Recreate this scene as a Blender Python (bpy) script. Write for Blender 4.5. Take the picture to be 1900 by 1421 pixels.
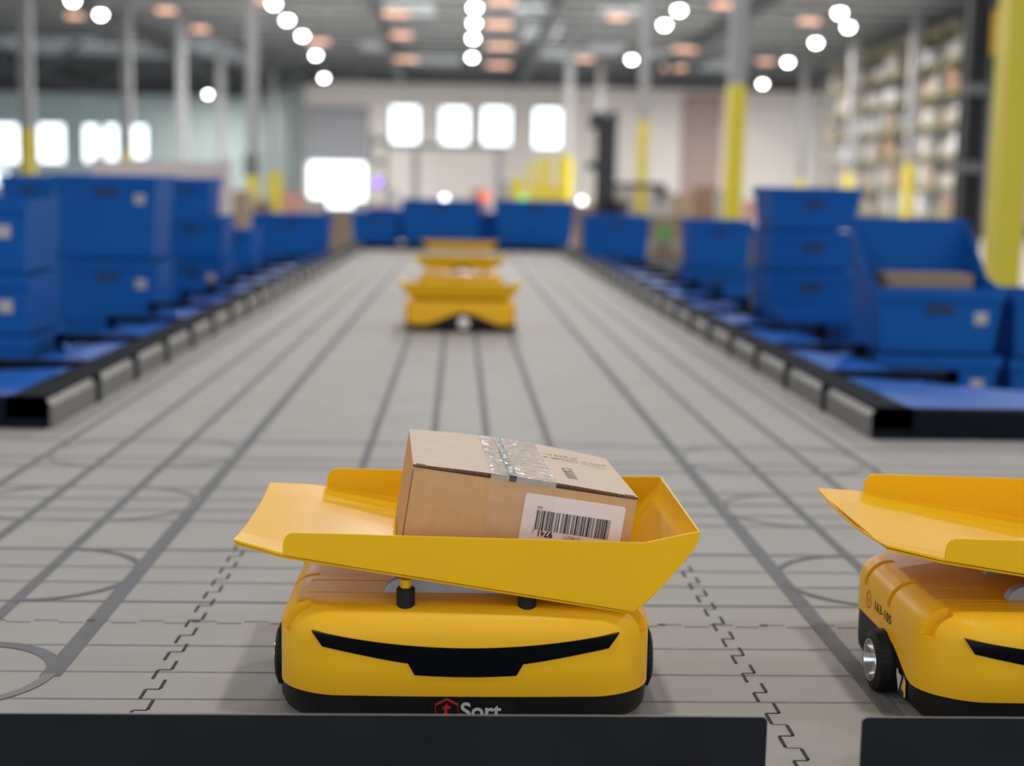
import bpy, bmesh, math, random
from mathutils import Vector, Matrix
random.seed(7)
for o in list(bpy.data.objects): bpy.data.objects.remove(o)
S = bpy.context.scene
COL = S.collection
PI = math.pi

# ------------------------------------------------------------------ camera
F = 2639.0; HC = 0.56
_f = Vector((-97, 350, -F)).normalized()
_u = Vector((1, -.019, 0)).cross(_f).normalized()
_r = _f.cross(_u)
CAMR = Matrix((_r, _f, _u))                      # camera axes -> world axes
CPOS = Vector((0, 0, HC))
cam = bpy.data.cameras.new('camera'); camo = bpy.data.objects.new('camera', cam); COL.objects.link(camo)
camo.matrix_world = Matrix.Translation(CPOS) @ CAMR.to_4x4()
cam.sensor_width = 36; cam.lens = F/1900*36; cam.clip_end = 400; cam.clip_start = .05
cam.dof.use_dof = True; cam.dof.focus_distance = 1.55; cam.dof.aperture_fstop = 2.9
S.camera = camo
def ray(x, y): return CAMR @ Vector((x-950, -(y-710), -F))
def onY(x, y, Y):
    v = ray(x, y); return CPOS + v*(Y/v.y)
def onZ(x, y, z):
    v = ray(x, y); return CPOS + v*((z-HC)/v.z)

# ------------------------------------------------------------------ world, exposure
w = bpy.data.worlds.new('world'); S.world = w; w.use_nodes = True
bg = w.node_tree.nodes['Background']; bg.inputs[0].default_value = (.86, .93, 1, 1); bg.inputs[1].default_value = 1.42
S.view_settings.view_transform = 'Standard'; S.view_settings.look = 'None'
S.view_settings.exposure = 0.0; S.view_settings.gamma = 1; S.view_settings.use_curve_mapping = False

# ------------------------------------------------------------------ lamps' own light (one disc per high-bay fixture)
LAMP_Z = 7.9
def lamp_light(x, y, size=.2, power=600):
    l = bpy.data.lights.new('high_bay_light', 'AREA'); l.shape = 'DISK'; l.size = size; l.energy = power
    l.color = (1, .965, .92)
    o = bpy.data.objects.new('high_bay_light', l); o.location = (x, y, LAMP_Z-.42); COL.objects.link(o)
    return o

# ------------------------------------------------------------------ materials
def mat(name, col, rough=.5, metal=0, noise=0, nscale=20, bump=0, bscale=200, emit=None, estr=0, spec=.5, coat=0, trans=0, alpha=1, bdist=.001):
    m = bpy.data.materials.new(name); m.use_nodes = True; nt = m.node_tree; b = nt.nodes['Principled BSDF']
    b.inputs['Base Color'].default_value = (*col, 1); b.inputs['Roughness'].default_value = rough; b.inputs['Metallic'].default_value = metal
    b.inputs['Specular IOR Level'].default_value = spec; b.inputs['Coat Weight'].default_value = coat
    b.inputs['Transmission Weight'].default_value = trans; b.inputs['Alpha'].default_value = alpha
    tc = nt.nodes.new('ShaderNodeTexCoord')
    if noise:
        n = nt.nodes.new('ShaderNodeTexNoise'); n.inputs['Scale'].default_value = nscale; n.inputs['Detail'].default_value = 6
        nt.links.new(tc.outputs['Object'], n.inputs['Vector'])
        r = nt.nodes.new('ShaderNodeMapRange'); r.inputs['From Min'].default_value = .3; r.inputs['From Max'].default_value = .7
        r.inputs['To Min'].default_value = 1-noise; r.inputs['To Max'].default_value = 1+noise
        nt.links.new(n.outputs['Fac'], r.inputs['Value'])
        mx = nt.nodes.new('ShaderNodeVectorMath'); mx.operation = 'SCALE'; mx.inputs[0].default_value = col
        nt.links.new(r.outputs[0], mx.inputs['Scale']); nt.links.new(mx.outputs[0], b.inputs['Base Color'])
    if bump:
        n = nt.nodes.new('ShaderNodeTexNoise'); n.inputs['Scale'].default_value = bscale; n.inputs['Detail'].default_value = 3
        nt.links.new(tc.outputs['Object'], n.inputs['Vector'])
        bp = nt.nodes.new('ShaderNodeBump'); bp.inputs['Strength'].default_value = bump; bp.inputs['Distance'].default_value = bdist
        nt.links.new(n.outputs['Fac'], bp.inputs['Height']); nt.links.new(bp.outputs[0], b.inputs['Normal'])
    if emit:
        b.inputs['Emission Color'].default_value = (*emit, 1); b.inputs['Emission Strength'].default_value = estr
    return m
M = {}
M['floor'] = mat('grey_mat_floor', (.365, .352, .34), .62, noise=.05, nscale=5, bump=.25, bscale=120, spec=.18)
M['tape'] = mat('dark_grey_tape', (.18, .185, .20), .75, noise=.08, nscale=30, spec=.12)
M['tape2'] = mat('faded_grey_tape', (.235, .24, .24), .75, noise=.1, nscale=12, spec=.12)
M['gap'] = mat('dark_joint', (.012, .014, .012), .8)
M['joint'] = mat('fine_joint', (.16, .16, .15), .8)
M['tray'] = mat('glossy_yellow_tray', (.86, .475, .012), .34, noise=.02, nscale=8, spec=.10)
M['body'] = mat('amber_yellow_shell', (.91, .485, .013), .40, noise=.02, nscale=8, spec=.25)
M['groove'] = mat('amber_groove', (.55, .25, .02), .5)
M['black'] = mat('satin_black_plastic', (.005, .0055, .006), .5, noise=.2, nscale=30, spec=.3)
M['visor'] = mat('gloss_black_visor', (.004, .005, .006), .12, spec=.4)
M['rubber'] = mat('black_rubber', (.010, .010, .011), .62, spec=.3)
M['chrome'] = mat('polished_metal', (.82, .8, .78), .16, metal=1)
M['glint'] = mat('pale_rim_highlight', (.8, .8, .83), .3, metal=.3)
M['alu'] = mat('blueish_aluminium', (.42, .45, .52), .45, metal=.5, noise=.1, nscale=60)
M['panel'] = mat('black_panel', (.0048, .0066, .0108), .42, noise=.3, nscale=14, spec=.22)
M['paneledge'] = mat('grey_panel_edge', (.16, .16, .17), .4)
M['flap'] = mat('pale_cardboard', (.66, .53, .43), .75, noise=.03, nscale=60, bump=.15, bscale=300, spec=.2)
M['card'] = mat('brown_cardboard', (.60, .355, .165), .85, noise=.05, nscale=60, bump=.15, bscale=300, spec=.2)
M['cardedge'] = mat('cardboard_edge', (.14, .075, .045), .9, noise=.5, nscale=400)
M['seam'] = mat('dark_crease', (.07, .04, .03), .9)
M['clear'] = mat('clear_tape', (.66, .6, .55), .12, noise=.08, nscale=50, alpha=.5, bump=1, bscale=55, spec=.9, bdist=.006)
M['film'] = mat('thin_clear_film', (.8, .7, .6), .1, alpha=.10, bump=1.0, bscale=70, spec=1, bdist=.008)
M['darktape'] = mat('dark_tape_stripe', (.07, .07, .068), .3, noise=.35, nscale=120, alpha=.95, bump=1, bscale=80, spec=.4, bdist=.004)
M['paper'] = mat('pale_label', (.80, .70, .68), .6)
M['ink'] = mat('black_ink', (.008, .005, .005), .6)
M['greyink'] = mat('grey_ink', (.22, .18, .16), .7)
M['fade'] = mat('faded_print', (.30, .24, .20), .8)
M['red'] = mat('red_print', (.50, .022, .02), .5)
M['redline'] = mat('orange_red_print', (.62, .13, .05), .5)
M['white'] = mat('white_print', (.60, .60, .66), .5)
M['yprint'] = mat('yellow_print', (.75, .5, .05), .5)
M['carddim'] = mat('greyish_card', (.42, .40, .42), .6)
M['blue'] = mat('blue_plastic', (.008, .094, .37), .55, noise=.08, nscale=3, spec=.08)
M['bluedark'] = mat('blue_plastic_hole', (.006, .02, .07), .6)
M['bluechute'] = mat('glossy_blue_sheet', (.012, .105, .46), .4, noise=.06, nscale=4, spec=.05)
M['steel'] = mat('grey_steel_plate', (.185, .18, .17), .6, noise=.06, nscale=6)
M['steellip'] = mat('pale_steel_lip', (.25, .24, .23), .55)
M['frame'] = mat('black_profile', (.008, .011, .017), .75, noise=.1, nscale=6, spec=.05)
M['yellow'] = mat('safety_yellow', (.56, .46, .02), .5, noise=.04, nscale=3)
M['colgrey'] = mat('grey_column_paint', (.25, .25, .265), .6)
M['concrete'] = mat('pale_concrete', (.5, .48, .46), .5, noise=.08, nscale=.6)
M['wall'] = mat('warm_white_wall', (.80, .755, .72), .8, noise=.04, nscale=.25)
M['walll'] = mat('cool_white_wall', (.72, .86, .86), .8, noise=.04, nscale=.25)
M['wallm'] = mat('grey_green_wall', (.46, .54, .53), .8)
M['wallpink'] = mat('pinkish_wall_strip', (.42, .31, .29), .8)
M['ceil'] = mat('ceiling_deck', (.23, .25, .265), .7, noise=.15, nscale=.3)
M['joist'] = mat('dark_joist', (.085, .09, .10), .6)
M['shutter'] = mat('grey_shutter', (.30, .31, .34), .6)
M['pane'] = mat('daylit_pane', (.8, .9, 1), .3, emit=(.86, .96, 1), estr=2.6)
M['ceilglow'] = mat('ceiling_light_patch', (.6, .68, .72), .4, emit=(.60, .72, .80), estr=.15)  # faint glow imitating light patches on the deck
M['lampcase'] = mat('lamp_housing', (.4, .4, .42), .5)
M['lampglass'] = mat('lit_lamp_glass', (1, 1, 1), .3, emit=(1, .98, .93), estr=30)
M['warm'] = mat('warm_strip_lamp', (.9, .6, .45), .4, emit=(1, .62, .45), estr=.75)
M['olive'] = mat('olive_rack_beam', (.17, .155, .05), .6)
M['rackpost'] = mat('grey_green_upright', (.12, .14, .13), .6)
M['mast'] = mat('near_black_machine', (.014, .015, .02), .5)
M['greymast'] = mat('mid_grey_machine', (.12, .125, .13), .5)
M['purple'] = mat('purple_lamp', (.5, .2, 1), .4, emit=(.26, .04, .95), estr=11)
M['whitelamp'] = mat('white_head_lamp', (1, 1, 1), .4, emit=(.86, .88, 1), estr=7)
M['redlamp'] = mat('red_lamp', (1, .1, .05), .4, emit=(1, .15, .12), estr=.8)
M['pinkwhite'] = mat('pale_pink_panel', (.56, .50, .51), .7)
M['wood'] = mat('pallet_wood', (.42, .27, .13), .8, noise=.15, nscale=6)
M['green'] = mat('green_wrap', (.10, .32, .07), .6)
CART = [mat('carton_tan', (.28, .20, .14), .8, noise=.06, nscale=3), mat('carton_pale', (.33, .30, .28), .8, noise=.06, nscale=3),
        mat('carton_white', (.42, .41, .44), .7), mat('carton_brown', (.20, .12, .07), .8), mat('carton_rose', (.45, .24, .20), .8),
        mat('carton_grey', (.30, .30, .30), .8)]

# ------------------------------------------------------------------ helpers
class MB:
    """collects shapes into one mesh"""
    def __init__(s): s.v = []; s.f = []; s.m = []
    def add(s, vs, fs, mi=0):
        k = len(s.v); s.v += [tuple(v) for v in vs]; s.f += [tuple(i+k for i in f) for f in fs]; s.m += [mi]*len(fs); return s
    def box(s, x0, x1, y0, y1, z0, z1, mi=0):
        return s.add([(x0,y0,z0),(x1,y0,z0),(x1,y1,z0),(x0,y1,z0),(x0,y0,z1),(x1,y0,z1),(x1,y1,z1),(x0,y1,z1)],
                     [(0,3,2,1),(4,5,6,7),(0,1,5,4),(1,2,6,5),(2,3,7,6),(3,0,4,7)], mi)
    def bar(s, a, b, t, t2=None, mi=0):
        a = Vector(a); b = Vector(b); t2 = t2 or t; d = (b-a).normalized()
        u = d.cross(Vector((0,0,1)) if abs(d.z) < .9 else Vector((0,1,0))).normalized(); v = d.cross(u)
        vs = [p + u*(i*t/2) + v*(j*t2/2) for p in (a, b) for i, j in ((-1,-1),(1,-1),(1,1),(-1,1))]
        return s.add(vs, [(0,1,2,3),(7,6,5,4),(0,4,5,1),(1,5,6,2),(2,6,7,3),(3,7,4,0)], mi)
    def lathe(s, prof, axis='z', c=(0,0,0), n=32, mi=0, cap0=True, cap1=True):
        """profile of (radius, height) turned about an axis"""
        vs = []; m = len(prof)
        for k in range(n):
            a = 2*PI*k/n
            for r, h in prof:
                p = (r*math.cos(a), r*math.sin(a), h)
                if axis == 'x': p = (h, p[0], p[1])
                if axis == 'y': p = (p[1], h, p[0])
                vs.append((p[0]+c[0], p[1]+c[1], p[2]+c[2]))
        fs = []
        for k in range(n):
            q = (k+1) % n
            for j in range(m-1): fs.append((k*m+j, q*m+j, q*m+j+1, k*m+j+1))
        if cap0 and prof[0][0] > 1e-6: fs.append(tuple(k*m for k in range(n))[::-1])
        if cap1 and prof[-1][0] > 1e-6: fs.append(tuple(k*m+m-1 for k in range(n)))
        return s.add(vs, fs, mi)
    def build(s, name, mats, parent=None, smooth=False, loc=None, bevel=0, weld=False):
        me = bpy.data.meshes.new(name); me.from_pydata(s.v, [], s.f)
        if not isinstance(mats, (list, tuple)): mats = [mats]
        for m in mats: me.materials.append(m)
        me.polygons.foreach_set('material_index', s.m)
        bm = bmesh.new(); bm.from_mesh(me)
        if weld: bmesh.ops.remove_doubles(bm, verts=bm.verts, dist=1e-5)
        if bevel: bmesh.ops.bevel(bm, geom=bm.edges[:], offset=bevel, segments=2, affect='EDGES', profile=.7)
        bmesh.ops.recalc_face_normals(bm, faces=bm.faces); bm.to_mesh(me); bm.free()
        o = bpy.data.objects.new(name, me); COL.objects.link(o)
        if parent: o.parent = parent
        if loc: o.location = loc
        if smooth: autosmooth(me)
        return o
def autosmooth(me, ang=35):
    me.polygons.foreach_set('use_smooth', [True]*len(me.polygons))
    bm = bmesh.new(); bm.from_mesh(me)
    for e in bm.edges:
        e.smooth = not (len(e.link_faces) == 2 and e.calc_face_angle(0) > math.radians(ang))
    bm.to_mesh(me); bm.free()
def tag(o, label, cat, group=None, kind=None):
    o['label'] = label; o['category'] = cat
    if group: o['group'] = group
    if kind: o['kind'] = kind
    return o
def struct(o): o['kind'] = 'structure'; return o
def root(name, loc, label, cat, group=None, rz=0):
    o = bpy.data.objects.new(name, None); o.location = loc; o.rotation_euler = (0, 0, rz); o.empty_display_size = .05
    COL.objects.link(o); return tag(o, label, cat, group)
def copy_tree(o, parent=None):
    c = o.copy(); COL.objects.link(c); c.parent = parent
    for ch in o.children: copy_tree(ch, c)
    return c
def applied(o):
    """bake an object's modifiers into its mesh"""
    dg = bpy.context.evaluated_depsgraph_get(); dg.update()
    me = bpy.data.meshes.new_from_object(o.evaluated_get(dg)); o.modifiers.clear(); o.data = me; return o
def carve(o, cutter_mb):
    c = cutter_mb.build('cutter', M['groove']); 
    md = o.modifiers.new('cut', 'BOOLEAN'); md.object = c; md.operation = 'DIFFERENCE'; md.solver = 'EXACT'
    applied(o); bpy.data.objects.remove(c); return o
def text(name, body, size, m, parent, mw, ext=.0002, bold=0, align='CENTER', sx=1, space=1):
    cu = bpy.data.curves.new(name, 'FONT'); cu.body = body; cu.size = size; cu.extrude = ext; cu.offset = bold
    cu.space_character = space; cu.align_x = align; cu.align_y = 'CENTER'
    t = bpy.data.objects.new(name, cu); COL.objects.link(t)
    dg = bpy.context.evaluated_depsgraph_get(); dg.update()
    me = bpy.data.meshes.new_from_object(t.evaluated_get(dg)); bpy.data.objects.remove(t)
    me.transform(mw @ Matrix.Diagonal((sx, 1, 1, 1))); me.materials.clear(); me.materials.append(m)
    o = bpy.data.objects.new(name, me); COL.objects.link(o); o.parent = parent; return o
def face_mat(p, right, up):
    r = Vector(right).normalized(); u = Vector(up).normalized(); n = r.cross(u)
    return Matrix.Translation(p) @ Matrix((r, u, n)).transposed().to_4x4()
ORD = ['first','second','third','fourth','fifth','sixth','seventh','eighth','ninth','tenth','eleventh','twelfth','thirteenth','fourteenth','fifteenth','sixteenth','seventeenth','eighteenth']

# ------------------------------------------------------------------ the sorting deck (floor) with its tapes and tile joints
XL, XR = -.945, .985                # the two guard rails' inner faces
YF, YB = 3.31, 14.2                 # where the aisle starts and ends
fl = MB()
DT = .04
pts = [(-3, 1.312), (3.2, 1.312), (3.2, YF), (XR+.1, YF), (XR+.1, YB), (XL-.1, YB), (XL-.1, YF), (-3, YF)]
n = len(pts)
vs = [(x, y, 0) for x, y in pts] + [(x, y, -DT) for x, y in pts]
fl.add(vs, [(1, 2, 3, 6, 7, 0), (3, 4, 5, 6), (8, 15, 14, 11, 10, 9), (14, 13, 12, 11)] + [(i, (i+1) % n, (i+1) % n+n, i+n) for i in range(n)])
def strip(ps, wd, z, mi):
    vs = []; k = len(ps)
    for i, p in enumerate(ps):
        a = Vector(ps[max(i-1, 0)]); b = Vector(ps[min(i+1, k-1)]); d = (b-a).normalized(); nrm = Vector((-d.y, d.x))*wd/2
        vs += [(p[0]+nrm.x, p[1]+nrm.y, z), (p[0]-nrm.x, p[1]-nrm.y, z)]
    fl.add(vs, [(2*i, 2*i+1, 2*i+3, 2*i+2) for i in range(k-1)], mi)
for x in (-.863, -.732, -.597): strip([(x, 1.32), (x, YB)], .017, .0006, 1)
for x in (.625, .755, .882): strip([(x, 1.5), (x, YB)], .017, .0006, 1)
strip([(-.465, 1.60), (-.465, YB)], .024, .0007, 1); strip([(.486, 1.45), (.486, YB)], .024, .0007, 1)
for x in (-.192, -.052, .071, .212): strip([(x, 2.75), (x, YB)], .017, .0006, 1)
for y, wd, mi in ((1.528,.004,2),(1.618,.004,2),(1.716,.0055,2),(1.905,.009,1),(2.003,.008,2),(2.087,.008,2),(2.19,.012,1),(2.39,.015,2),(2.47,.015,2),(2.56,.016,2),(2.66,.016,2),(2.87,.02,2),(2.96,.018,2),(3.17,.022,2)):
    strip([(-3, y), (3.2, y)], wd, .0003, mi)
def arc(cx, cy, r, a0, a1, wd=.011, mi=1, n=18):
    strip([(cx+r*math.cos(a0+(a1-a0)*k/n), cy+r*math.sin(a0+(a1-a0)*k/n)) for k in range(n+1)], wd, .0010, mi)
R_ = .138
for ya, yb in ((1.905, 2.19), (2.39, 2.66), (2.87, 3.17)):
    for x0, sgn in ((-.465, -1), (.486, 1), (-.863, 1), (.882, -1)):
        a = PI if sgn > 0 else 0
        arc(x0+sgn*R_, yb-R_, R_, PI/2, a, mi=1 if ya < 2 else 2)       # from the farther cross tape into the lane
        arc(x0+sgn*R_, ya+R_, R_, -PI/2, -a if sgn > 0 else 0, mi=1 if ya < 2 else 2)
arc(-.465-.11, 1.716-.11, .11, PI/2, 0, wd=.018); arc(-.467-.11, 1.606, .11, -PI/2, 0, wd=.014, mi=2)
def puzzle(x0, y0, y1, amp=.0155, per=.066, wd=.0034):
    y = y0; k = 0
    while y < y1:
        s = 1 if k % 2 else -1; x = x0 + s*amp/2
        fl.box(x-wd/2, x+wd/2, y, y+per/2*.86, .0, .0009, 3)
        yy = y+per/2*.93
        if k % 2 == 0 or y < 1.45: fl.box(x0-amp/2, x0+amp/2, yy-.0004, yy+.0004, .0, .0008, 3 if y < 1.75 and k % 2 == 0 else 4)
        y += per/2; k += 1
puzzle(-.338, 1.33, 2.3); puzzle(.352, 1.33, 2.3)
k = 0; x = -1.6
while x < 2.2:                        # the joint across the aisle
    yy = 1.812 + (.004 if k % 2 else -.004)
    fl.box(x, x+.032, yy-.0003, yy+.0003, 0, .0008, 4)
    if k % 11 in (0, 4): fl.box(x, x+.010, yy-.0022, yy+.0022, 0, .0009, 3)
    x += .034; k += 1
floor = struct(fl.build('floor', [M['floor'], M['tape'], M['tape2'], M['gap'], M['joint']]))

# ------------------------------------------------------------------ the hall: ground, ceiling, walls, windows, dock door
GZ = -.75
g = MB(); g.box(-62, 48, -16, 118, GZ-.2, GZ); struct(g.build('floor', M['concrete']))
CZ = 8.75
c = MB(); c.box(-62, 48, -16, 118, CZ, CZ+.2, 0)
for j in range(44):                   # open web joists across the hall
    y = -10 + j*2.9
    if y > 114: break
    c.box(-62, 48, y-.06, y+.06, CZ-.10, CZ, 1); c.box(-62, 48, y-.05, y+.05, CZ-.42, CZ-.36, 1)
    if 25 < y and j % 2:
        for q in range(64):
            x = -40+q*1.35
            c.bar((x, y, CZ-.40), (x+.67, y, CZ-.05), .05, mi=1); c.bar((x+.67, y, CZ-.05), (x+1.35, y, CZ-.40), .05, mi=1)
for x in (-52, -40, -28, -16.2, -3.9, 4.0, 12, 23.5, 34):
    c.box(x-.14, x+.14, -16, 118, CZ-.85, CZ-.1, 1)
c.box(-10.6, 48, 98.6, 99.2, CZ-.75, CZ, 1); c.box(-62, -16, 113.4, 114, CZ-.95, CZ, 1)
for q in range(7):                    # ducts under the deck
    c.bar((-33+q*4.5, 60+q*5, CZ-.9), (-45+q*4.5, 96+q*3, CZ-.9), .22, mi=1)
struct(c.build('ceiling', [M['ceil'], M['joist']]))
wb = MB(); wb.box(-10.76, 48, 100, 100.3, GZ, CZ)
for k in range(14): wb.box(-10+k*4.4-.05, -10+k*4.4+.05, 99.93, 100, GZ, CZ)
struct(wb.build('wall_back', M['wall']))
wl = MB(); wl.box(-62, -16, 115, 115.3, GZ, CZ); struct(wl.build('wall_left', M['walll']))
wm = MB(); wm.add([(-16,115,GZ),(-10.76,100,GZ),(-10.76,100,CZ),(-16,115,CZ),(-15.7,115.3,GZ),(-10.46,100.3,GZ),(-10.46,100.3,CZ),(-15.7,115.3,CZ)],
      [(0,1,2,3),(7,6,5,4),(0,4,5,1),(3,2,6,7),(0,3,7,4),(1,5,6,2)]); struct(wm.build('wall_middle', M['wallm']))
def window(nm, px, Y):
    a = onY(px[0], px[1], Y-.1); b = onY(px[2], px[3], Y-.1); x0, x1, z1, z0 = a.x+.14, b.x-.14, a.z-.1, b.z+.1
    f = MB(); t = .12
    f.box(x0-t, x0, Y-.12, Y, z0-t, z1+t); f.box(x1, x1+t, Y-.12, Y, z0-t, z1+t); f.box(x0, x1, Y-.12, Y, z1, z1+t); f.box(x0, x1, Y-.12, Y, z0-t, z0)
    o = struct(f.build(nm, M['colgrey'])); p = MB(); p.box(x0, x1, Y-.06, Y-.01, z0, z1); p.build('pane', M['pane'], o)
for i, px in enumerate([(722,194,780,270),(814,196,872,271),(893,196,950,272),(988,198,1043,276)]): window('light_patch_%d' % (i+1), px, 100)
for i, px in enumerate([(-60,226,38,304),(68,227,123,303),(152,229,186,302),(192,229,222,298),(236,230,276,294),(-60,315,20,345)]): window('light_patch_%d' % (i+5), px, 115)
a = onY(575, 300, 99.9); b = onY(676, 372, 99.9)
d = MB(); d.box(a.x, b.x, 99.90, 99.99, GZ, a.z); dk = struct(d.build('door_1', M['pane']))
e = MB(); e.box(a.x-.3, b.x+.3, 99.8, 99.98, a.z, a.z+3.9); sh = e.build('shutter', M['shutter'], dk)
q = MB(); a = onY(1268, 165, 99.9); b = onY(1332, 395, 99.9); q.box(a.x, b.x, 99.8, 99.97, GZ, 7.7); struct(q.build('trim_1', M['wallpink']))

for i, (px, py, wx, ly) in enumerate([(95,84,2.6,9),(175,86,2.4,9),(262,92,2.4,9),(345,92,2.2,8),(398,86,2.0,8),(30,84,2.6,9),(700,85,1.8,5),(805,112,3.2,6),(1005,60,1.8,7),(1040,100,2.6,6),(1150,20,1.8,4),(760,15,2.2,4),(450,110,2.0,7),(1120,92,2,5),(1340,120,2,6),(1230,100,1.6,4),(990,15,1.8,4)]):  # added glowing panels standing in for window light reflected on the ceiling
    p = onZ(px, py, CZ-.02); k = MB(); k.box(-wx/2, wx/2, -ly/2, ly/2, -.03, .0); struct(k.build('light_patch_%d' % (i+12), M['ceilglow'], None, loc=(p.x, p.y, CZ-.02)))
# ------------------------------------------------------------------ columns
def column(px0, px1, Y, ytop, label, depth=None, cat='column'):
    a = onY(px0, 300, Y); b = onY(px1, 300, Y); wd = b.x-a.x; dp = depth or wd
    r = root('building_column', ((a.x+b.x)/2, Y+dp/2, GZ), label, cat, 'columns standing in the hall')
    zt = onY((px0+px1)/2, ytop, Y).z if ytop is not None else None
    m = MB(); h = wd/2
    m.box(-h, h, -dp/2, dp/2, 0, CZ-.75-GZ); m.build('shaft', M['colgrey'] if zt is not None or ytop is None else M['yellow'], r)
    if zt is not None:
        m = MB(); h2 = h+.006; m.box(-h2, h2, -dp/2-.006, dp/2+.006, 0, zt-GZ); m.build('yellow_guard_sleeve', M['yellow'], r)
    m = MB(); m.box(-h-.08, h+.08, -dp/2-.08, dp/2+.08, 0, .03); m.build('base_plate', M['colgrey'], r)
    return r
column(1858, 1906, 12, -160, 'wide yellow column at the right edge, right of the black mast', .26)
column(1350, 1379, 21, 156, 'grey column with a tall yellow lower half, left of the nearest right bin stack')
column(1184, 1200, 31, 224, 'slim grey column with yellow lower half right of the black lift truck')
column(1683, 1697, 58, 302, 'slim grey column with a yellow foot in front of the loaded rack')
column(40, 60, 44, 238, 'grey column with yellow foot at the far left between two windows')
column(228, 244, 55, 282, 'pale grey column between the fourth and fifth left windows')
column(330, 344, 60, 330, 'pale grey column right of the last window of the cool white wall')
column(403, 415, 72, 330, 'thin grey column just right of the white partition post')
column(458, 476, 40, 300, 'pale grey column with yellow foot left of the dock door')
column(1048, 1062, 66, 290, 'thin column with yellow foot just right of the fourth window')
column(1105, 1117, 80, 330, 'thin grey column directly behind the black lift truck')
column(1482, 1494, 78, 330, 'grey column on the bare wall, left of the two near the rack')
column(1572, 1584, 64, 318, 'grey column at the far end of the loaded rack')
column(500, 510, 90, 318, 'thin column against the grey green return wall')

# ------------------------------------------------------------------ lamps
proto = root('high_bay_lamp', (0, 0, LAMP_Z), 'x', 'lamp')
m = MB(); m.lathe([(.05,.55),(.06,.2),(.13,.1),(.2,.0),(.24,-.22),(.23,-.24)], n=20); m.build('housing', M['lampcase'], proto, True)
m = MB(); m.lathe([(.16,-.22),(.165,-.28),(.14,-.36),(.08,-.40),(0,-.41)], n=20); m.build('lens', M['lampglass'], proto, True)
m = MB(); m.bar((0,0,.5), (0,0,CZ-LAMP_Z), .03); m.build('hanger', M['lampcase'], proto)
rows = [('left of centre', [(508,8),(533,38),(561,67),(586,103),(601,145)]), ('over the aisle', [(881,15),(880,44),(878,72),(876,107)]),
        ('right of centre', [(1260,20),(1233,47),(1172,111)]), ('near the loaded rack', [(1558,25),(1574,51),(1514,80),(1462,116),(1415,156)]),
        ('far left', [(135,2),(187,28),(386,175)])]
first = True
for rn, ps in rows:
    for i, (px, py) in enumerate(ps):
        p = onZ(px, py, LAMP_Z-.32)
        o = proto if first else copy_tree(proto); first = False
        o.location = (p.x, p.y, LAMP_Z)
        tag(o, 'round high bay lamp in the row %s, %s from the top' % (rn, ORD[i]), 'lamp', 'high bay lamps under the ceiling')
        lamp_light(p.x, p.y, power=(1700 if i == 4 and 'rack' in rn else 1500 if i == 2 and 'right' in rn else 480 if 'rack' in rn else 550 if 'far left' in rn else 900))
for x in (-7.6, .7, 8.8, 17):          # the same rows run on over the deck and behind the camera
    for y in (-6, 0, 6, 12, 20, 28, 36, 45):
        o = copy_tree(proto); o.location = (x, y, LAMP_Z)
        tag(o, 'high bay lamp above the picture, over the near part of the hall', 'lamp', 'high bay lamps above the picture')
        lamp_light(x, y, .5, 112 if y < 10 else 165 if y < 20 else 330)
for i, (px, py, wpx) in enumerate([(735,28,62),(745,68,50),(753,112,58),(930,6,66),(925,48,66),(928,88,66),(925,123,60),(1272,94,66),(1250,128,60),(590,80,56),(1560,131,40),(310,22,50),(372,57,40),(1085,112,42),(1345,12,64),(1420,116,40),(1145,35,46),(480,3,50),(1500,42,50),(140,32,40)]):
    p = onZ(px, py, CZ-.75); wd = wpx*p.y/F*.72
    r = root('strip_lamp', (p.x, p.y, CZ-.75), 'warm glowing strip lamp under the roof, %s' % ['upper left of the middle aisle','second in the column left of the aisle lamps','just above the first back window','topmost right of the aisle lamps','second right of the aisle lamps','third right of the aisle lamps','lowest right of the aisle lamps','between the two slim right columns','below its twin left of the tall yellow column','beside the lamps left of centre','highest near the loaded rack','small one at upper left','faint one above the cool white wall','between the aisle and the black lift truck','crossing the grey column at the top','right of the tall grey column','faint one above the black lift truck','at the top edge left of centre','behind the lamps near the loaded rack','at the far upper left'][i], 'lamp', 'warm strip lamps under the roof')
    m = MB(); m.box(-wd/2, wd/2, -.2, .2, 0, .02); m.box(-wd/2, wd/2, -.2, -.18, 0, .16); m.build('diffuser', M['warm'], r)
    m = MB(); m.box(-wd/2-.04, wd/2+.04, -.17, .24, .03, .2); m.build('housing', M['lampcase'], r)

# ------------------------------------------------------------------ guard rails along the aisle
def guard_rail(side, label):
    X0 = XR if side > 0 else XL; s = side
    r = root('guard_rail', (X0, YF, 0), label, 'guard rail', 'guard rails along the aisle')
    L = YB-YF; pitch = .442; n = int(L/pitch)
    m = MB(); a, b = sorted((s*.012, s*.10)); m.box(a, b, 0, L, .024, .074); m.box(a, b, 0, .012, 0, .078); m.build('top_beam', M['frame'], r)
    for k in range(n):
        y0 = k*pitch+.012; y1 = (k+1)*pitch-.022
        q = MB(); a, b = sorted((s*.0, s*.006)); q.box(a, b, y0, y1, .003, .052); q.add([(s*.0,y0,.052),(s*.0,y1,.052),(s*.013,y1,.068),(s*.013,y0,.068)], [(0,1,2,3)], 1)
        q.build('kick_plate', [M['steel'], M['steellip']], r)
        q = MB(); a, b = sorted((-s*.006, s*.014)); q.box(a, b, y1+.004, y1+.030, 0, .074); q.build('bracket', M['frame'], r)
    return r
guard_rail(-1, 'low black and grey guard rail along the left side of the aisle'); guard_rail(1, 'low black and grey guard rail along the right side of the aisle')
r = root('guard_rail', ((XL+XR)/2, YB, 0), 'low black end rail across the far end of the aisle', 'guard rail')
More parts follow.
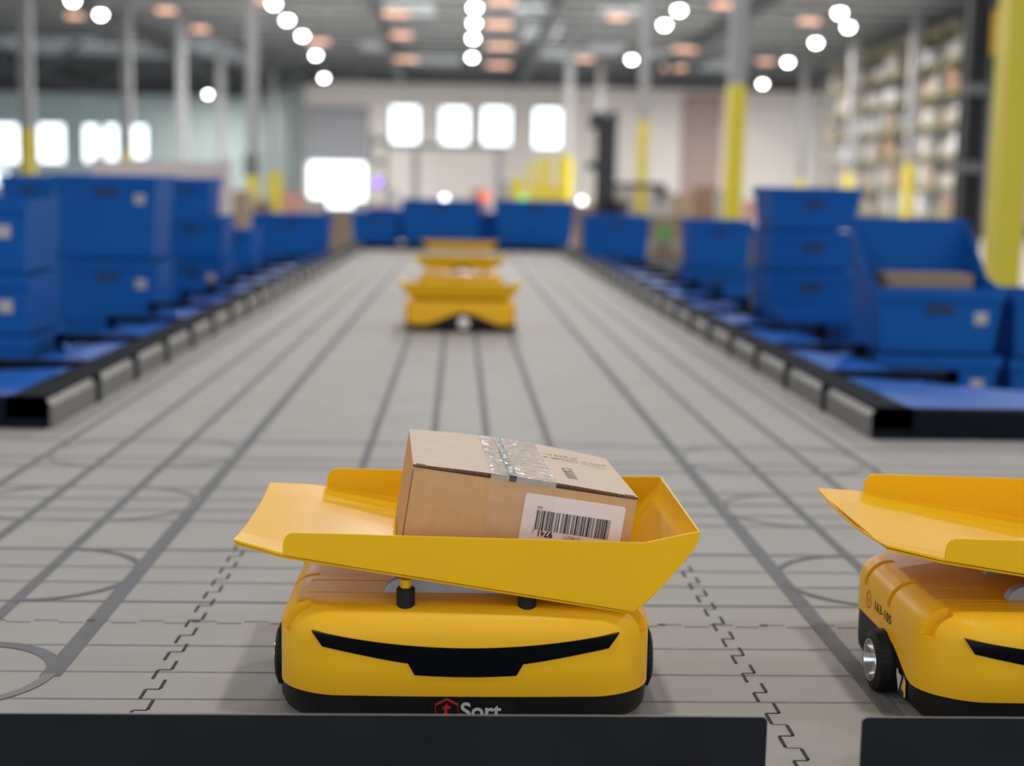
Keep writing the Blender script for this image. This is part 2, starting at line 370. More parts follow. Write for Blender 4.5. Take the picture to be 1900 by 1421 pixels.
m = MB(); m.box(-1.05, 1.05, 0, .1, 0, .07); m.build('top_beam', M['frame'], r)
LIM = {1: [(4.8, 5.2, 1.41), (5.9, 6.4, 1.36)], -1: []}
def reach(side, y0, y1, want):                # how far out a bar or sheet may go before it meets a bin
    return min([want]+[x-abs((XR+.105) if side > 0 else (XL-.105)) for a, b, x in LIM[side] if y0 < b+.02 and y1 > a-.02])
def chute_unit(side, y, pitch, k):
    X0 = (XR+.105) if side > 0 else (XL-.105); s = side
    nm = 'right' if s > 0 else 'left'
    r = root('drop_chute', (X0, y, 0), 'blue drop chute in a black frame outside the %s rail, %s from the near end' % (nm, ORD[k]), 'chute', 'drop chutes along the %s rail' % nm)
    wd = 1.9 if k == 0 else reach(s, y, y+.09, .375 if s > 0 else .29)
    q = MB(); a, b = sorted((0, s*wd)); q.box(a, b, 0, .035, .0 if k == 0 else .045, .072)
    if k and wd > .1: 
        a, b = sorted((s*(wd-.035), s*wd)); q.box(a, b, 0, .035, -.03, .072); q.box(a, b, .035, .09, -.01, .068)
    q.build('frame_bar', M['frame'], r)
    wo = .62 if k == 0 else reach(s, y, y+pitch, .32 if s > 0 else .28); wi = min(.12, wo*.5)
    q = MB(); y0, y1 = .04, pitch-.01
    q.add([(0,y0,.058),(s*wi,y0,.052),(s*wo,y0,.018),(s*wo,y1,.018),(s*wi,y1,.052),(0,y1,.058),
           (0,y0,.052),(s*wi,y0,.046),(s*wo,y0,.010),(s*wo,y1,.010),(s*wi,y1,.046),(0,y1,.052)],
          [(0,1,4,5),(1,2,3,4),(6,11,10,7),(7,10,9,8),(0,6,7,1),(1,7,8,2),(2,8,9,3),(3,9,10,4),(4,10,11,5),(5,11,6,0)])
    if wo > .25: q.add([(s*.02,y0+.02,.0605),(s*.02,y0+.05,.0605),(s*.24,y1-.03,.052),(s*.25,y1-.06,.052)], [(0,1,2,3)])
    q.build('blue_sheet', M['bluechute'], r)
for s in (-1, 1):
    for k in range(12 if s > 0 else 12): chute_unit(s, YF+.005+k*(.755 if s > 0 else .72), .755 if s > 0 else .72, k)

# ------------------------------------------------------------------ blue bins
BIN = {}
def bin_proto(w, d, h, hb, card=True):
    key = (w, d, h, hb, card)
    if key in BIN: return copy_tree(BIN[key])
    r = root('stacking_bin', (0, 0, 0), 'bin', 'bin'); t = .008; tp = .02*w/.42
    def ring(off, zf):
        z0 = zf; ws = w/2-tp-off; wt = w/2-off; ds = d/2-tp-off; dt = d/2-off
        return [(-ws,-ds,z0),(ws,-ds,z0),(ws,ds,z0),(-ws,ds,z0),(-wt,-dt,h),(wt,-dt,h),(wt,-dt*.2,h+(hb-h)*.15),(wt,dt,hb),(-wt,dt,hb),(-wt,-dt*.2,h+(hb-h)*.15)]
    o = ring(0, 0); i = ring(t, t); m = MB(); vs = o+i
    fo = [(0,1,5,4),(1,2,7,6,5),(2,3,8,7),(3,0,4,9,8)]; fs = list(fo)+[(0,3,2,1)]
    fs += [tuple(j+10 for j in f[::-1]) for f in fo]+[(10,11,12,13)]
    rim = [4,5,6,7,8,9]
    fs += [(rim[j], rim[(j+1) % 6], rim[(j+1) % 6]+10, rim[j]+10) for j in range(6)]
    m.add(vs, fs)
    m.box(-w/2-.006, w/2+.006, -d/2-.008, -d/2+.001, h-.035, h+.004)
    m.box(-w/2-.006, w/2+.006, d/2-.001, d/2+.008, hb-.035, hb+.004)
    for sx in (-.32, 0, .32): m.box(sx*w-.006, sx*w+.006, -d/2+tp*.2, -d/2+tp*.9, .02, h-.05) if False else None
    m.build('shell', M['blue'], r)
    k = (h-.045-.04)/h; yy = -d/2+tp*(1-(h-.065)/h)-.004
    q = MB(); q.box(-.045*w/.42, .045*w/.42, yy-.002, yy+.004, h-.085, h-.055); q.build('hand_hole', M['bluedark'], r)
    q = MB(); yy = -d/2+tp*(1-(h-.095)/h)-.003; q.box(w/2-.095, w/2-.05, yy-.0025, yy+.002, h-.12, h-.078); card and q.build('label_card', M['carddim'], r)
    BIN[key] = r; r['_used'] = 0
    return r
def stack(xc, Y, w, d, levels, desc, group='blue bins beside the aisle', rz=0):
    n = len(levels)
    for i, (z, h, hb) in enumerate(levels):
        b = bin_proto(round(w,3), d, h, hb, desc.startswith(('just outside the right', 'second along the left', 'at the left edge')) or (desc.startswith('third along the left') and i == 1)); b.location = (xc, Y+d/2, z); b.rotation_euler = (0, 0, rz)
        pos = 'topmost' if i == 0 else ('%s down' % ORD[i])
        tag(b, ('blue bin, %s in the stack %s' % (pos, desc)).replace(', cut off by the picture', '') if n > 1 else 'blue bin %s' % desc, 'bin', group)
def pstack(x0, x1, Y, rects, desc, d=.40, group='blue bins beside the aisle'):
    """a stack whose front faces show between the given picture rows; plain bins carry it down to the ground"""
    a, b = onY(x0, 400, Y), onY(x1, 400, Y); lv = []
    for yt, yb in rects:
        zt = onY((x0+x1)/2, yt, Y).z; z0 = onY((x0+x1)/2, yb, Y).z; lv.append((z0, zt-z0, zt-z0+.005))
    z = lv[-1][0]-.004; n = max(1, round((z-GZ)/.22)); h = (z-GZ)/n
    for k in range(n): lv.append((GZ+h*(n-1-k), h-.004, h-.004))
    stack((a.x+b.x)/2, Y, b.x-a.x, d, lv, desc, group)
stack(1.65, 4.8, .43, .40, [(.05,.22,.45),(-.152,.19,.19),(-.352,.19,.19),(-.552,.19,.19),(-.75,.19,.19)], 'just outside the right rail, nearest the camera')
stack(2.16, 4.9, .43, .40, [(.03,.22,.22),(-.16,.18,.18),(-.355,.18,.18),(-.55,.18,.18),(-.75,.18,.18)], 'at the right edge, cut off by the picture')
pstack(1430, 1596, 6.6, [(350,426),(431,501),(506,584)], 'second along the right rail')
pstack(1470, 1644, 5.95, [(588,640)], 'standing low in front of the second right stack', .38)
pstack(1282, 1398, 8.8, [(410,497),(501,590)], 'third along the right rail')
stack(1.40, 12.6, .58, .5, [(-.02,.40,.42),(-.40,.36,.36),(-.75,.33,.33)], 'at the far right corner of the aisle')
stack(.765, 14.5, .81, .6, [(.03,.47,.48),(-.37,.38,.38),(-.75,.36,.36)], 'at the aisle end, right half', 'wide blue bins across the far end')
stack(-.185, 14.5, .81, .6, [(.03,.46,.47),(-.37,.38,.38),(-.75,.36,.36)], 'at the aisle end, behind the robots', 'wide blue bins across the far end')
stack(.29, 15.4, .6, .5, [(.0,.36,.37),(-.37,.36,.36),(-.75,.36,.36)], 'between the two wide bins', 'wide blue bins across the far end')
stack(-.70, 15.5, .6, .5, [(.05,.33,.34),(-.37,.38,.38),(-.75,.36,.36)], 'left of the wide bins', 'wide blue bins across the far end')
stack(-.86, 14.6, .48, .6, [(.0,.35,.36),(-.37,.36,.36),(-.75,.36,.36)], 'at the far left corner of the aisle', 'wide blue bins across the far end')
pstack(103, 290, 6.4, [(326,478),(484,600)], 'second along the left rail, the tall one')
pstack(2, 100, 6.95, [(326,470),(476,560)], 'outside the tall left stack')
pstack(-130, 48, 4.6, [(370,505),(510,620)], 'at the left edge, cut off by the picture')
aa, bb = onY(304, 400, 8.3), onY(392, 400, 8.3); zb = onY(350, 400, 8.3).z
stack((aa.x+bb.x)/2, 8.3, bb.x-aa.x, .36, [(zb, onY(350, 331, 8.3).z-zb, onY(350, 331, 8.3).z-zb+.004)], 'on top of the third stack along the left rail')
pstack(298, 414, 8.3, [(402,478),(482,562)], 'third along the left rail')
stack(-1.42, 12.0, .64, .50, [(.0,.36,.37),(-.38,.36,.36),(-.75,.35,.35)], 'fourth along the left rail')
pstack(412, 470, 9.8, [(428,482)], 'behind the third left stack')
m = MB(); m.box(-.15, .15, -.08, .08, 0, .10); tag(m.build('cardboard_box', CART[0], None, loc=(1.65, 5.0, .215)), 'small tan cardboard box lying inside the open bin nearest on the right', 'box')
m = MB(); m.box(-.17, .17, -.12, .12, 0, .156); tag(m.build('parcel', CART[3], None, loc=(1.65, 4.99, .0585)), 'brown parcel under the tan box in the open right bin', 'box')

# ------------------------------------------------------------------ far equipment
def boxthing(name, px, Y, dp, m_, label, cat, z0=None, group=None):
    a = onY(px[0], px[1], Y); b = onY(px[2], px[3], Y); zb = b.z if z0 is None else z0
    q = MB(); h = (b.x-a.x)/2; q.box(-h, h, -dp/2, dp/2, 0, a.z-zb)
    o = q.build(name, m_, None, loc=((a.x+b.x)/2, Y+dp/2, zb)); return tag(o, label, cat, group)
# white partition behind the left bins
a = onY(180, 296, 18); b = onY(420, 296, 18)
r = root('white_partition', ((a.x+b.x)/2, 18, GZ), 'pale pinkish white partition panel standing behind the left bins', 'partition')
h = (b.x-a.x)/2; m = MB(); m.box(-h, h, 0, .05, .1, a.z-GZ); m.build('board', M['pinkwhite'], r)
for x in (-h, h): m = MB(); m.box(x-.06, x+.06, -.06, .06, 0, a.z-GZ+.03); m.build('post', M['pinkwhite'], r)
# black lift truck in the middle distance
p = onY(1118, 400, 30)
r = root('lift_truck', (p.x, 30, GZ), 'tall black lift truck with raised forks right of the back windows', 'lift truck')
zt = onY(1118, 205, 30).z-GZ
m = MB(); m.box(-.16, -.02, 0, .22, 0, zt); m.box(.10, .26, 0, .22, 0, zt); m.box(-.16, .2, .02, .1, zt-.5, zt-.3); m.box(-.14,.24,.05,.15,0,zt-.1); m.build('mast', M['mast'], r)
m = MB(); m.box(-.32, -.1, -.1, .2, zt-.38, zt-.06); m.build('carriage', M['mast'], r)
m = MB(); m.box(-.36, -.1, -.05, .1, zt-1.22, zt-1.05); m.build('side_arm', M['mast'], r)
m = MB(); m.box(.15, 1.32, .05, .17, 1.50, 1.62); m.box(1.15, 1.32, .05, .17, 1.25, 1.55); m.build('fork_arm', M['mast'], r)
m = MB(); m.box(-.1, .55, 0, 1.3, .15, 1.25); m.build('cab', M['mast'], r)
for sx in (.05, .42): m = MB(); m.lathe([(.0,-.06),(.15,-.06),(.15,.06),(0,.06)], 'x', (sx, .3, .15), 18); m.build('wheel', M['rubber'], r)
# grey lift truck with the purple warning lamp
p = onY(703, 400, 34)
r = root('fork_lift', (p.x, 34, GZ), 'grey forklift carrying a purple warning lamp beside the dock door', 'forklift')
zt = onY(703, 245, 34).z-GZ
m = MB()
for x in (-.2, .12): m.box(x, x+.08, 0, .12, 0, zt)
for k in range(5): m.box(-.2, .2, .02, .1, zt-.25-k*.5, zt-.15-k*.5)
m.build('mast', M['greymast'], r)
m = MB(); m.box(-.35, .3, .2, 1.6, .15, .95); m.build('chassis', CART[4], r)
m = MB(); m.lathe([(0,-.06),(.035,-.05),(.04,.0),(.035,.05),(0,.06)], 'y', (-.02, -.08, onY(701, 338, 34).z-GZ), 20); m.build('purple_lamp', M['purple'], r)
# gantry frame
a = onY(738, 264, 40); b = onY(930, 276, 40)
r = root('gantry_frame', ((a.x+b.x)/2, 40, GZ), 'thin grey gantry frame standing below the back windows', 'frame')
h = (b.x-a.x)/2; zt = a.z-GZ
m = MB(); m.box(-h-.3, h+.1, 0, .12, zt-.16, zt); m.build('cross_beam', M['greymast'], r)
for x in (-h+.5, h-.05): m = MB(); m.box(x-.1, x+.1, 0, .15, 0, zt-.16); m.build('post', M['colgrey'], r)
# tall black mast beside the big yellow column
a = onY(1803, 0, 13.5); b = onY(1846, 0, 13.5)
r = root('truck_mast', ((a.x+b.x)/2, 13.5, GZ), 'tall black lift truck mast standing just left of the wide yellow column', 'mast')
h = (b.x-a.x)/2; m = MB(); m.box(-h, -h*.3, 0, .2, 0, 4.2); m.box(h*.25, h, 0, .2, 0, 4.2); m.box(-h, h, .12, .18, 0, 4.2); m.build('mast_channel', M['mast'], r)
for z in (onY(1800, 165, 13.5).z, onY(1800, 310, 13.5).z, 2.6): m = MB(); m.box(-h*1.15, h*1.05, -.04, .1, z-GZ-.05, z-GZ+.05); m.build('cross_plate', M['greymast'], r)
m = MB(); z = onY(1830, 60, 13.5).z-GZ; m.box(h*.8, h*1.45, -.05, .1, z-.2, z+.2); m.build('orange_box', mat('orange_part', (.6,.33,.02), .5), r)
boxthing('column_guard', (1856, 610, 1892, 700), 10.5, .2, M['yellow'], 'dull yellow guard at the foot of the wide yellow column', 'guard', GZ)
# yellow barriers below the fourth window
for i, (x0, x1, yt) in enumerate([(950,972,330),(982,992,300),(1002,1020,292),(1036,1052,285)]):
    boxthing('barrier_post', (x0, yt, x1, 400), 48, .3, M['yellow'], 'yellow barrier post below the fourth window, %s from the left' % ORD[i], 'post', GZ, 'yellow barrier posts in the distance')
boxthing('yellow_guard', (985, 345, 1046, 385), 47, .2, M['yellow'], 'low yellow guard board between the distant barrier posts', 'guard', GZ)
sp = boxthing('sign_post', (456, 325, 476, 400), 30, .15, M['yellow'], 'yellow post with a dark head left of the dock door', 'post', GZ)
m = MB(); zz = onY(465, 325, 30).z-GZ; m.box(-.15, .15, -.08, .08, zz, zz+.42); m.build('sign_head', M['greymast'], sp)
boxthing('sign_post', (498, 318, 522, 400), 34, .15, M['yellow'], 'second yellow post left of the dock door, nearer to it', 'post', GZ)
def head_lamp(px, py, Y, m_, label, rad):
    p = onY(px, py, Y); m = MB(); m.lathe([(0,-.03),(rad*.8,-.02),(rad,.02),(rad,.06),(0,.06)], 'y', (0,0,0), 18)
    r = root('signal_lamp', (p.x, Y, p.z), label, 'lamp'); m.build('lens', m_, r, True)
    q = MB(); q.box(-rad*.3, rad*.3, .05, .1, GZ-p.z, 0); q.build('stand', M['greymast'], r)
head_lamp(825, 368, 26, M['whitelamp'], 'white lamp just above the wide bin behind the robots', .055)
head_lamp(1080, 372, 26, M['whitelamp'], 'white lamp left of the black lift truck', .055)
head_lamp(1420, 377, 26, M['whitelamp'], 'white lamp left of the second right bin stack', .04)
head_lamp(527, 372, 40, mat('dim_lamp',(1,1,1),.4,emit=(.8,.78,.9),estr=3), 'dim white lamp left of the dock door', .1)
head_lamp(900, 365, 30, M['redlamp'], 'small red lamp above the gap between the wide bins', .09)
head_lamp(970, 369, 30, mat('green_lamp',(.2,.9,.1),.4,emit=(.3,.8,.15),estr=.5), 'small green lamp under the fourth window', .09)
# pallets and cartons scattered in the distance
clutter = [(418,352,462,425,22,0,'tan carton pile behind the third left bin stack'),(462,372,500,400,28,3,'brown carton left of the second yellow post'),
 (522,356,568,398,34,4,'rose carton left of the dock door opening'),(560,366,604,398,30,1,'pale carton under the left edge of the dock door'),
 (600,385,652,440,18,0,'tan carton pile below the dock door'),(655,372,688,400,30,5,'grey carton right of the dock door'),
 (676,376,712,402,32,4,'rose carton under the purple lamp'),(712,350,738,400,40,2,'white carton right of the purple lamp'),
 (875,350,905,400,44,4,'rose carton between the legs of the gantry frame'),(918,335,948,400,46,1,'pale carton right of the gantry frame'),
 (1066,380,1100,402,28,3,'brown carton under the white lamp left of the lift truck'),(1140,350,1180,420,36,1,'pale carton behind the lift truck cab'),
 (1200,350,1246,402,34,1,'pale carton stack right of the slim yellow column'),(1205,400,1282,448,16,0,'tan carton layer on the pallet left of the third right bin stack'),
 (1212,446,1268,462,15.6,1,'pale carton lower on the same pallet'),(1246,360,1286,404,38,0,'tan carton behind the pallet load'),
 (1288,345,1330,402,40,3,'brown carton in front of the pinkish wall strip'),(1335,352,1346,402,30,5,'dark grey narrow cabinet left of the tall yellow column'),
 (1352,340,1374,395,20.5,4,'rose poster board on the tall yellow column'),(1386,370,1404,400,36,4,'rose carton right of the tall yellow column'),
 (1398,420,1428,450,10,0,'tan carton between the second and third right bin stacks, upper'),(1396,452,1426,480,10,3,'brown carton between the second and third right bin stacks, lower'),
 (1592,396,1640,480,9,1,'pale carton pile between the two nearest right bin stacks'),(1604,420,1640,500,8.6,0,'tan carton in front of the pale carton pile')]
for x0, y0, x1, y1, Y, ci, lab in clutter:
    if 'poster' in lab: continue
    boxthing('carton', (x0, y0, x1, y1), Y, .5*min(1, Y/20), CART[ci], lab, 'carton', GZ if Y > 17 else None, 'cartons standing in the distance')
boxthing('pallet', (1195, 462, 1285, 475), 15.6, .8, M['wood'], 'wooden pallet under the carton layer left of the third right bin stack', 'pallet', None)
boxthing('green_bundle', (1222, 418, 1244, 444), 15.4, .2, M['green'], 'green bundle on the pallet load left of the third right bin stack', 'bundle')
boxthing('work_platform', (1190, 478, 1290, 482), 15.2, 1.6, M['greymast'], 'dark low platform carrying the pallet load', 'platform', GZ)
boxthing('carton_support', (1390, 482, 1432, 486), 9.9, .5, M['greymast'], 'dark low table under the cartons between the right bin stacks', 'table', GZ)
boxthing('carton_support', (1588, 500, 1645, 504), 8.5, .9, M['greymast'], 'dark low table under the pale carton pile', 'table', GZ)

# the loaded rack at the right
RX = 19.4; RY0, RY1 = 55.5, 77
r = root('pallet_rack', (RX, RY0, GZ), 'high pallet rack full of cartons along the right side', 'rack')
LV = [7.55, 6.3, 5.05, 3.8, 2.55, 1.3, .1]
nb = 8; step = (RY1-RY0)/nb
for k in range(nb+1):
    for dx in (0, 1.1):
        m = MB(); m.box(dx-.06, dx+.06, k*step-.06, k*step+.06, 0, 8.5); m.build('upright', M['rackpost'], r)
for z in LV:
    for dx in (0, 1.1): m = MB(); m.box(dx-.04, dx+.04, 0, RY1-RY0, z-GZ-.14, z-GZ); m.build('shelf_beam', M['olive'], r)
    m = MB(); m.box(.04, 1.06, 0, RY1-RY0, z-GZ-.05, z-GZ-.02); m.build('shelf_deck', M['olive'], r)
LN = ['top','second','third','fourth','fifth','sixth','lowest']
for li, z in enumerate(LV):
    y = RY0+.2; k = 0
    while y < RY1-1.3:
        ln = random.choice([.7, .9, 1.1, 1.3]); hh = random.choice([.45, .6, .75, .9]) if li else .22
        if random.random() < .86:
            m = MB(); m.box(0, .86, 0, ln, 0, hh)
            o = m.build('carton', random.choice(CART[:3]+[CART[1], CART[0], CART[3], CART[5], CART[2]]), None, loc=(RX+.06+random.random()*.08, y, z))
            tag(o, 'carton on the %s shelf of the right rack, %s from its near end' % (LN[li], ORD[min(k, 17)]), 'carton', 'cartons on the right rack'); k += 1
        y += ln+random.choice([.06, .1, .3])

# ------------------------------------------------------------------ sorting robots
def outline(W, L, r, n=10, inset=0, bulge=.006):
    pts = []
    for cx, cy, a0 in ((W/2-r, L/2-r, 0), (-W/2+r, L/2-r, PI/2), (-W/2+r, -L/2+r, PI), (W/2-r, -L/2+r, 1.5*PI)):
        for k in range(n+1):
            a = a0+PI/2*k/n; pts.append((cx, cy, math.cos(a), math.sin(a)))
    out = []
    P = [(cx+r*nx, cy+r*ny, nx, ny) for cx, cy, nx, ny in pts]
    for i, p in enumerate(P):                     # densify the straight runs
        q = P[(i+1) % len(P)]; d = math.hypot(q[0]-p[0], q[1]-p[1]); seg = max(1, int(d/.011))
        for k in range(seg):
            t = k/seg; x = p[0]+(q[0]-p[0])*t; y = p[1]+(q[1]-p[1])*t; nx = p[2]+(q[2]-p[2])*t; ny = p[3]+(q[3]-p[3])*t
            l = math.hypot(nx, ny); nx /= l; ny /= l
            b = bulge*(1-(2*x/W)**2)*(-ny if ny < -.3 else 0)
            out.append((x-nx*inset, y-ny*inset-b, nx, ny))
    return out
def smooth(t): t = max(0, min(1, t)); return t*t*(3-2*t)
def robot(name, loc, W, L, label, rz=0, tray='scoop', tray_lift=0, H=.131, code=None):
    R = root(name, loc, label, 'robot', 'yellow sorting robots', rz)
    rc, rf = .060, .030; wy = -.015 if code == 'far' else -.008; wr = 1 if code == 'far' else .925; wz = .0394*wr
    def zb(x, y, nx, ny):
        side = smooth((abs(nx)-.25)/.75)
        if code == 'far': arch = .030+.050*(1-smooth((abs(y-wy)-.0)/.17)); side = smooth((abs(nx)-.1)/.9)
        else: arch = .041+.026*(1-smooth((abs(y-.035)-.058)/.088)); side = 1 if (y > .09 and ny > .05) else side
        corner = .0405+.002*abs(nx)
        return corner*(1-side)+arch*side
    prof = outline(W, L, rc); n = len(prof)
    rows = []
    base = [zb(*p) for p in prof]
    for k in range(5): rows.append([(p[0], p[1], base[i]+(H-rf-base[i])*k/4) for i, p in enumerate(prof)])
    for k in range(1, 8):
        a = PI/2*k/7; q = outline(W, L, rc, inset=rf*(1-math.cos(a)))
        rows.append([(p[0], p[1], H-rf+rf*math.sin(a)) for p in q])
    m = MB(); vs = [v for rr in rows for v in rr]
    fs = [(k*n+i, k*n+(i+1) % n, (k+1)*n+(i+1) % n, (k+1)*n+i) for k in range(len(rows)-1) for i in range(n)]
    kk = (len(rows)-1)*n; fs.append(tuple(range(kk, kk+n)))
    q = outline(W, L, rc, inset=.004); b0 = len(vs); vs += [(p[0], p[1], base[i]) for i, p in enumerate(q)]
    b1 = len(vs); vs += [(p[0], p[1], H-.04) for p in q]
    fs += [((i+1) % n, i, b0+i, b0+(i+1) % n) for i in range(n)]+[(b0+(i+1) % n, b0+i, b1+i, b1+(i+1) % n) for i in range(n)]
    fs.append(tuple(range(b1, b1+n))[::-1])
    m.add(vs, fs)
    body = m.build('body_shell', M['body'], None)
    cut = MB()
    for sx in (-1, 1):                             # grooves over the shoulder of each side
        for yy, th in ((-L/2+.030, .016), (-L/2+.140, .011), (-L/2+.232, .011)):
            xo = sx*(W/2); nseg = 10; rad = .0365; cxx = xo-sx*.030; czz = H-.030
            p = []                                  # curved slot following the rounded shoulder
            for k in range(nseg+1):
                a = .02+(PI/2-.12)*k/nseg; p.append((cxx+sx*math.cos(a)*(rad-.0160), czz+math.sin(a)*(rad-.0160)))
            for k in range(nseg, -1, -1):
                a = .02+(PI/2-.12)*k/nseg; p.append((cxx+sx*math.cos(a)*(rad+.02), czz+math.sin(a)*(rad+.02)))
            xoff = -sx*.006 if th > .01 else 0
            nn = len(p); vv = [(x+xoff, yy-th/2, z) for x, z in p]+[(x+xoff, yy+th/2, z) for x, z in p]
            half = nseg+1
            for k in range(nseg):
                j0, j1, o0, o1 = k, k+1, nn-1-k, nn-2-k
            cut.add(vv, [tuple(range(nn)), tuple(range(nn, 2*nn))[::-1]]+[(k, (k+1) % nn, (k+1) % nn+nn, k+nn) for k in range(nn)])
    for sx in (-1, 1):
        for yy in (-.088, -.040):
            a, b = sorted((sx*.172, sx*.080)); cut.box(a, b, yy-.0018, yy+.0018, H-.006, H+.01)
    carve(body, cut) if code != 'far' else None; body.data.materials.clear(); body.data.materials.append(M['body']); autosmooth(body.data, 40); body.parent = R
    # black base
    m = MB(); rows = []
    for z_, ins in ((.012, .012), (.014, .006), (.020, .0025), (.03, .0015)):
        rows.append([(p[0], p[1], z_) for p in outline(W, L, rc, inset=ins)])
    rows.append([(p[0], p[1], base[i]+.006) for i, p in enumerate(outline(W, L, rc, inset=.0015))])
    vs = [v for rr in rows for v in rr]; fs = [(k*n+i, k*n+(i+1) % n, (k+1)*n+(i+1) % n, (k+1)*n+i) for k in range(4) for i in range(n)]
    fs.append(tuple(range(n))[::-1]); fs.append(tuple(range(4*n, 5*n))); m.add(vs, fs)
    m.build('base', M['black'], R, True)
    for sx in (-1, 1):                             # wheels
        x0 = sx*(W/2-.0195); s = sx
        m = MB(); m.lathe([(r_*wr, h_) for r_, h_ in [(.022, x0), (.036, x0), (.0385, x0+s*.005), (.0392, x0+s*.014), (.0388, x0+s*.024), (.0368, x0+s*.032), (.0300, x0+s*.0355), (.0265, x0+s*.0355), (.0255, x0+s*.034), (.0245, x0+s*.010)]], 'x', (0, wy, wz), 48)
        wh = m.build('wheel', M['rubber'], R, True)
        m = MB()
        for k in range(36):
            a = 2*PI*k/36; ca, sa = math.cos(a), math.sin(a)
            p0 = (x0+s*.012, wy+.0390*wr*ca, wz+.0390*wr*sa); p1 = (x0+s*.0325, wy+.0366*wr*ca, wz+.0366*wr*sa); m.bar(p0, p1, .0012, .0012)
        m.build('tread_rib', M['black'], wh)
        m = MB(); m.lathe([(r_*wr, h_) for r_, h_ in [(.0262, x0+s*.0352), (.0258, x0+s*.0362), (.0246, x0+s*.0360), (.0190, x0+s*.018), (.008, x0+s*.0155), (0, x0+s*.0155)]], 'x', (0, wy, wz), 40, cap0=False); m.build('rim', M['chrome'], wh, True)
        m = MB(); m.lathe([(.004, x0+s*.015), (.004, x0+s*.020), (0, x0+s*.0202)], 'x', (0, wy, wz), 16); m.build('hub_bolt', M['black'] if code != 'far' else M['glint'], wh)
        if code == 'far':
            m = MB(); m.lathe([(.023, x0+s*.0362), (.020, x0+s*.038), (0, x0+s*.039)], 'x', (0, wy, wz), 24); m.build('rim_glint', M['glint'], wh, True)  # pale disc added to imitate the blurred highlight on the rim
    yf = lambda x: -L/2-.006*(1-(2*x/W)**2)
    # visor
    if code != 'far':
        k_ = 1; xs = [-.160,-.155,-.149]+[-.149+i*.0088 for i in range(1, 11)]+[-.060,-.053]+[-.053+i*.0106 for i in range(1, 10)]+[.053,.060]+[.149-i*.0088 for i in range(10, 0, -1)]+[.149,.155,.160]
        xs = sorted(set(round(x, 5) for x in xs))
        def top(x): return .0930+.0165*(x/.160)**2
        def bot(x):
            ax = abs(x)
            if ax > .149: return .0930+(ax-.149)/.011*.0160
            if ax > .060: return .0762+(.0880-.0712)*((ax-.060)/.089)**1.15
            if ax > .053: return .0638+(ax-.053)/.007*.0124
            return .0620+.0018*(ax/.053)**2
        m = MB(); vs = []
        for x in xs:
            y = yf(x*k_); vs += [(x*k_, y-.0012, top(x)), (x*k_, y-.0012, bot(x)), (x*k_, y+.003, top(x)), (x*k_, y+.003, bot(x))]
        fs = []
        for i in range(len(xs)-1):
            a, b = 4*i, 4*i+4; fs += [(a, a+1, b+1, b), (a+2, b+2, b+3, a+3), (a, b, b+2, a+2), (a+1, a+3, b+3, b+1)]
        fs += [(0, 2, 3, 1), (4*len(xs)-4, 4*len(xs)-3, 4*len(xs)-1, 4*len(xs)-2)]
        m.add(vs, fs); m.build('visor', M['visor'], R, True, weld=False)
        # maker's plate on the base: house-shaped mark and the word
        yy = -L/2-.0068
        m = MB(); m.box(-.036, .054, yy, yy+.004, .0135, .0402); pl = m.build('name_plate', M['visor'], R)
        hx = -.0190; hz = .0262; hw = .0118
        hexp = [(hx, hz+.0122), (hx+hw, hz+.006), (hx+hw, hz-.006), (hx, hz-.0122), (hx-hw, hz-.006), (hx-hw, hz+.006)]
        m = MB()
        for i in range(6):
            a, b = hexp[i], hexp[(i+1) % 6]; m.bar((a[0], yy-.0005, a[1]), (b[0], yy-.0005, b[1]), .0006, .0022)
        m.build('red_house_mark', M['red'], pl)
        text('letter', 't', .0235, M['red'], pl, face_mat(Vector((hx, yy-.0004, hz+.0005)), (1,0,0), (0,0,1)), bold=.0006)
        text('lettering', 'Sort', .0245, M['white'], pl, face_mat(Vector((-.0050, yy-.0004, hz-.0015)), (1,0,0), (0,0,1)), bold=.0005, align='LEFT')
        # number on the left side
        xs_ = -W/2-.0004
        m = MB(); cy, cz, hw = .060, .0885, .0085
        hexp = [(cy, cz+.011), (cy+hw, cz+.005), (cy+hw, cz-.005), (cy, cz-.011), (cy-hw, cz-.005), (cy-hw, cz+.005)]
        for i in range(6):
            a, b = hexp[i], hexp[(i+1) % 6]; m.bar((xs_, a[0], a[1]), (xs_, b[0], b[1]), .0005, .0011)
        sm = m.build('side_mark', M['redline'], R)
        text('letter', 't', .012, M['redline'], sm, face_mat(Vector((xs_, cy, cz)), (0,-1,0), (0,0,1)))
        text('serial_number', '163-105', .0155, M['ink'], R, face_mat(Vector((xs_, .004, .0885)), (0,-1,0), (0,0,1)), sx=1.18, space=1.12)
        # sticker on the base
        m = MB(); xq = -W/2+.0010
        m.box(xq-.0008, xq+.001, -.092, -.056, .018, .046); st = m.build('sticker', M['visor'], R)
        y0 = -.058; xq -= 0
        m = MB(); m.add([(xq-.0012, y0, 0.0440), (xq-.0012, y0-.006, 0.0440), (xq-.0012, y0-.007, 0.0405), (xq-.0012, y0-.018, 0.0405), (xq-.0012, y0-.012, 0.0260), (xq-.0012, y0-.009, 0.0210), (xq-.0012, y0, 0.0360)], [tuple(range(7))]); m.build('white_arrow', M['white'], st)
        m = MB(); m.add([(xq-.0012, y0-.026, 0.0430), (xq-.0012, y0-.033, 0.0380), (xq-.0012, y0-.034, 0.0220), (xq-.0012, y0-.028, 0.0195), (xq-.0012, y0-.028, 0.0250), (xq-.0012, y0-.018, 0.0270)], [tuple(range(6))]); m.build('yellow_arrow', M['yprint'], st)
    # lifting posts, bracket
    zt = .168 if tray == 'scoop' else .150+tray_lift
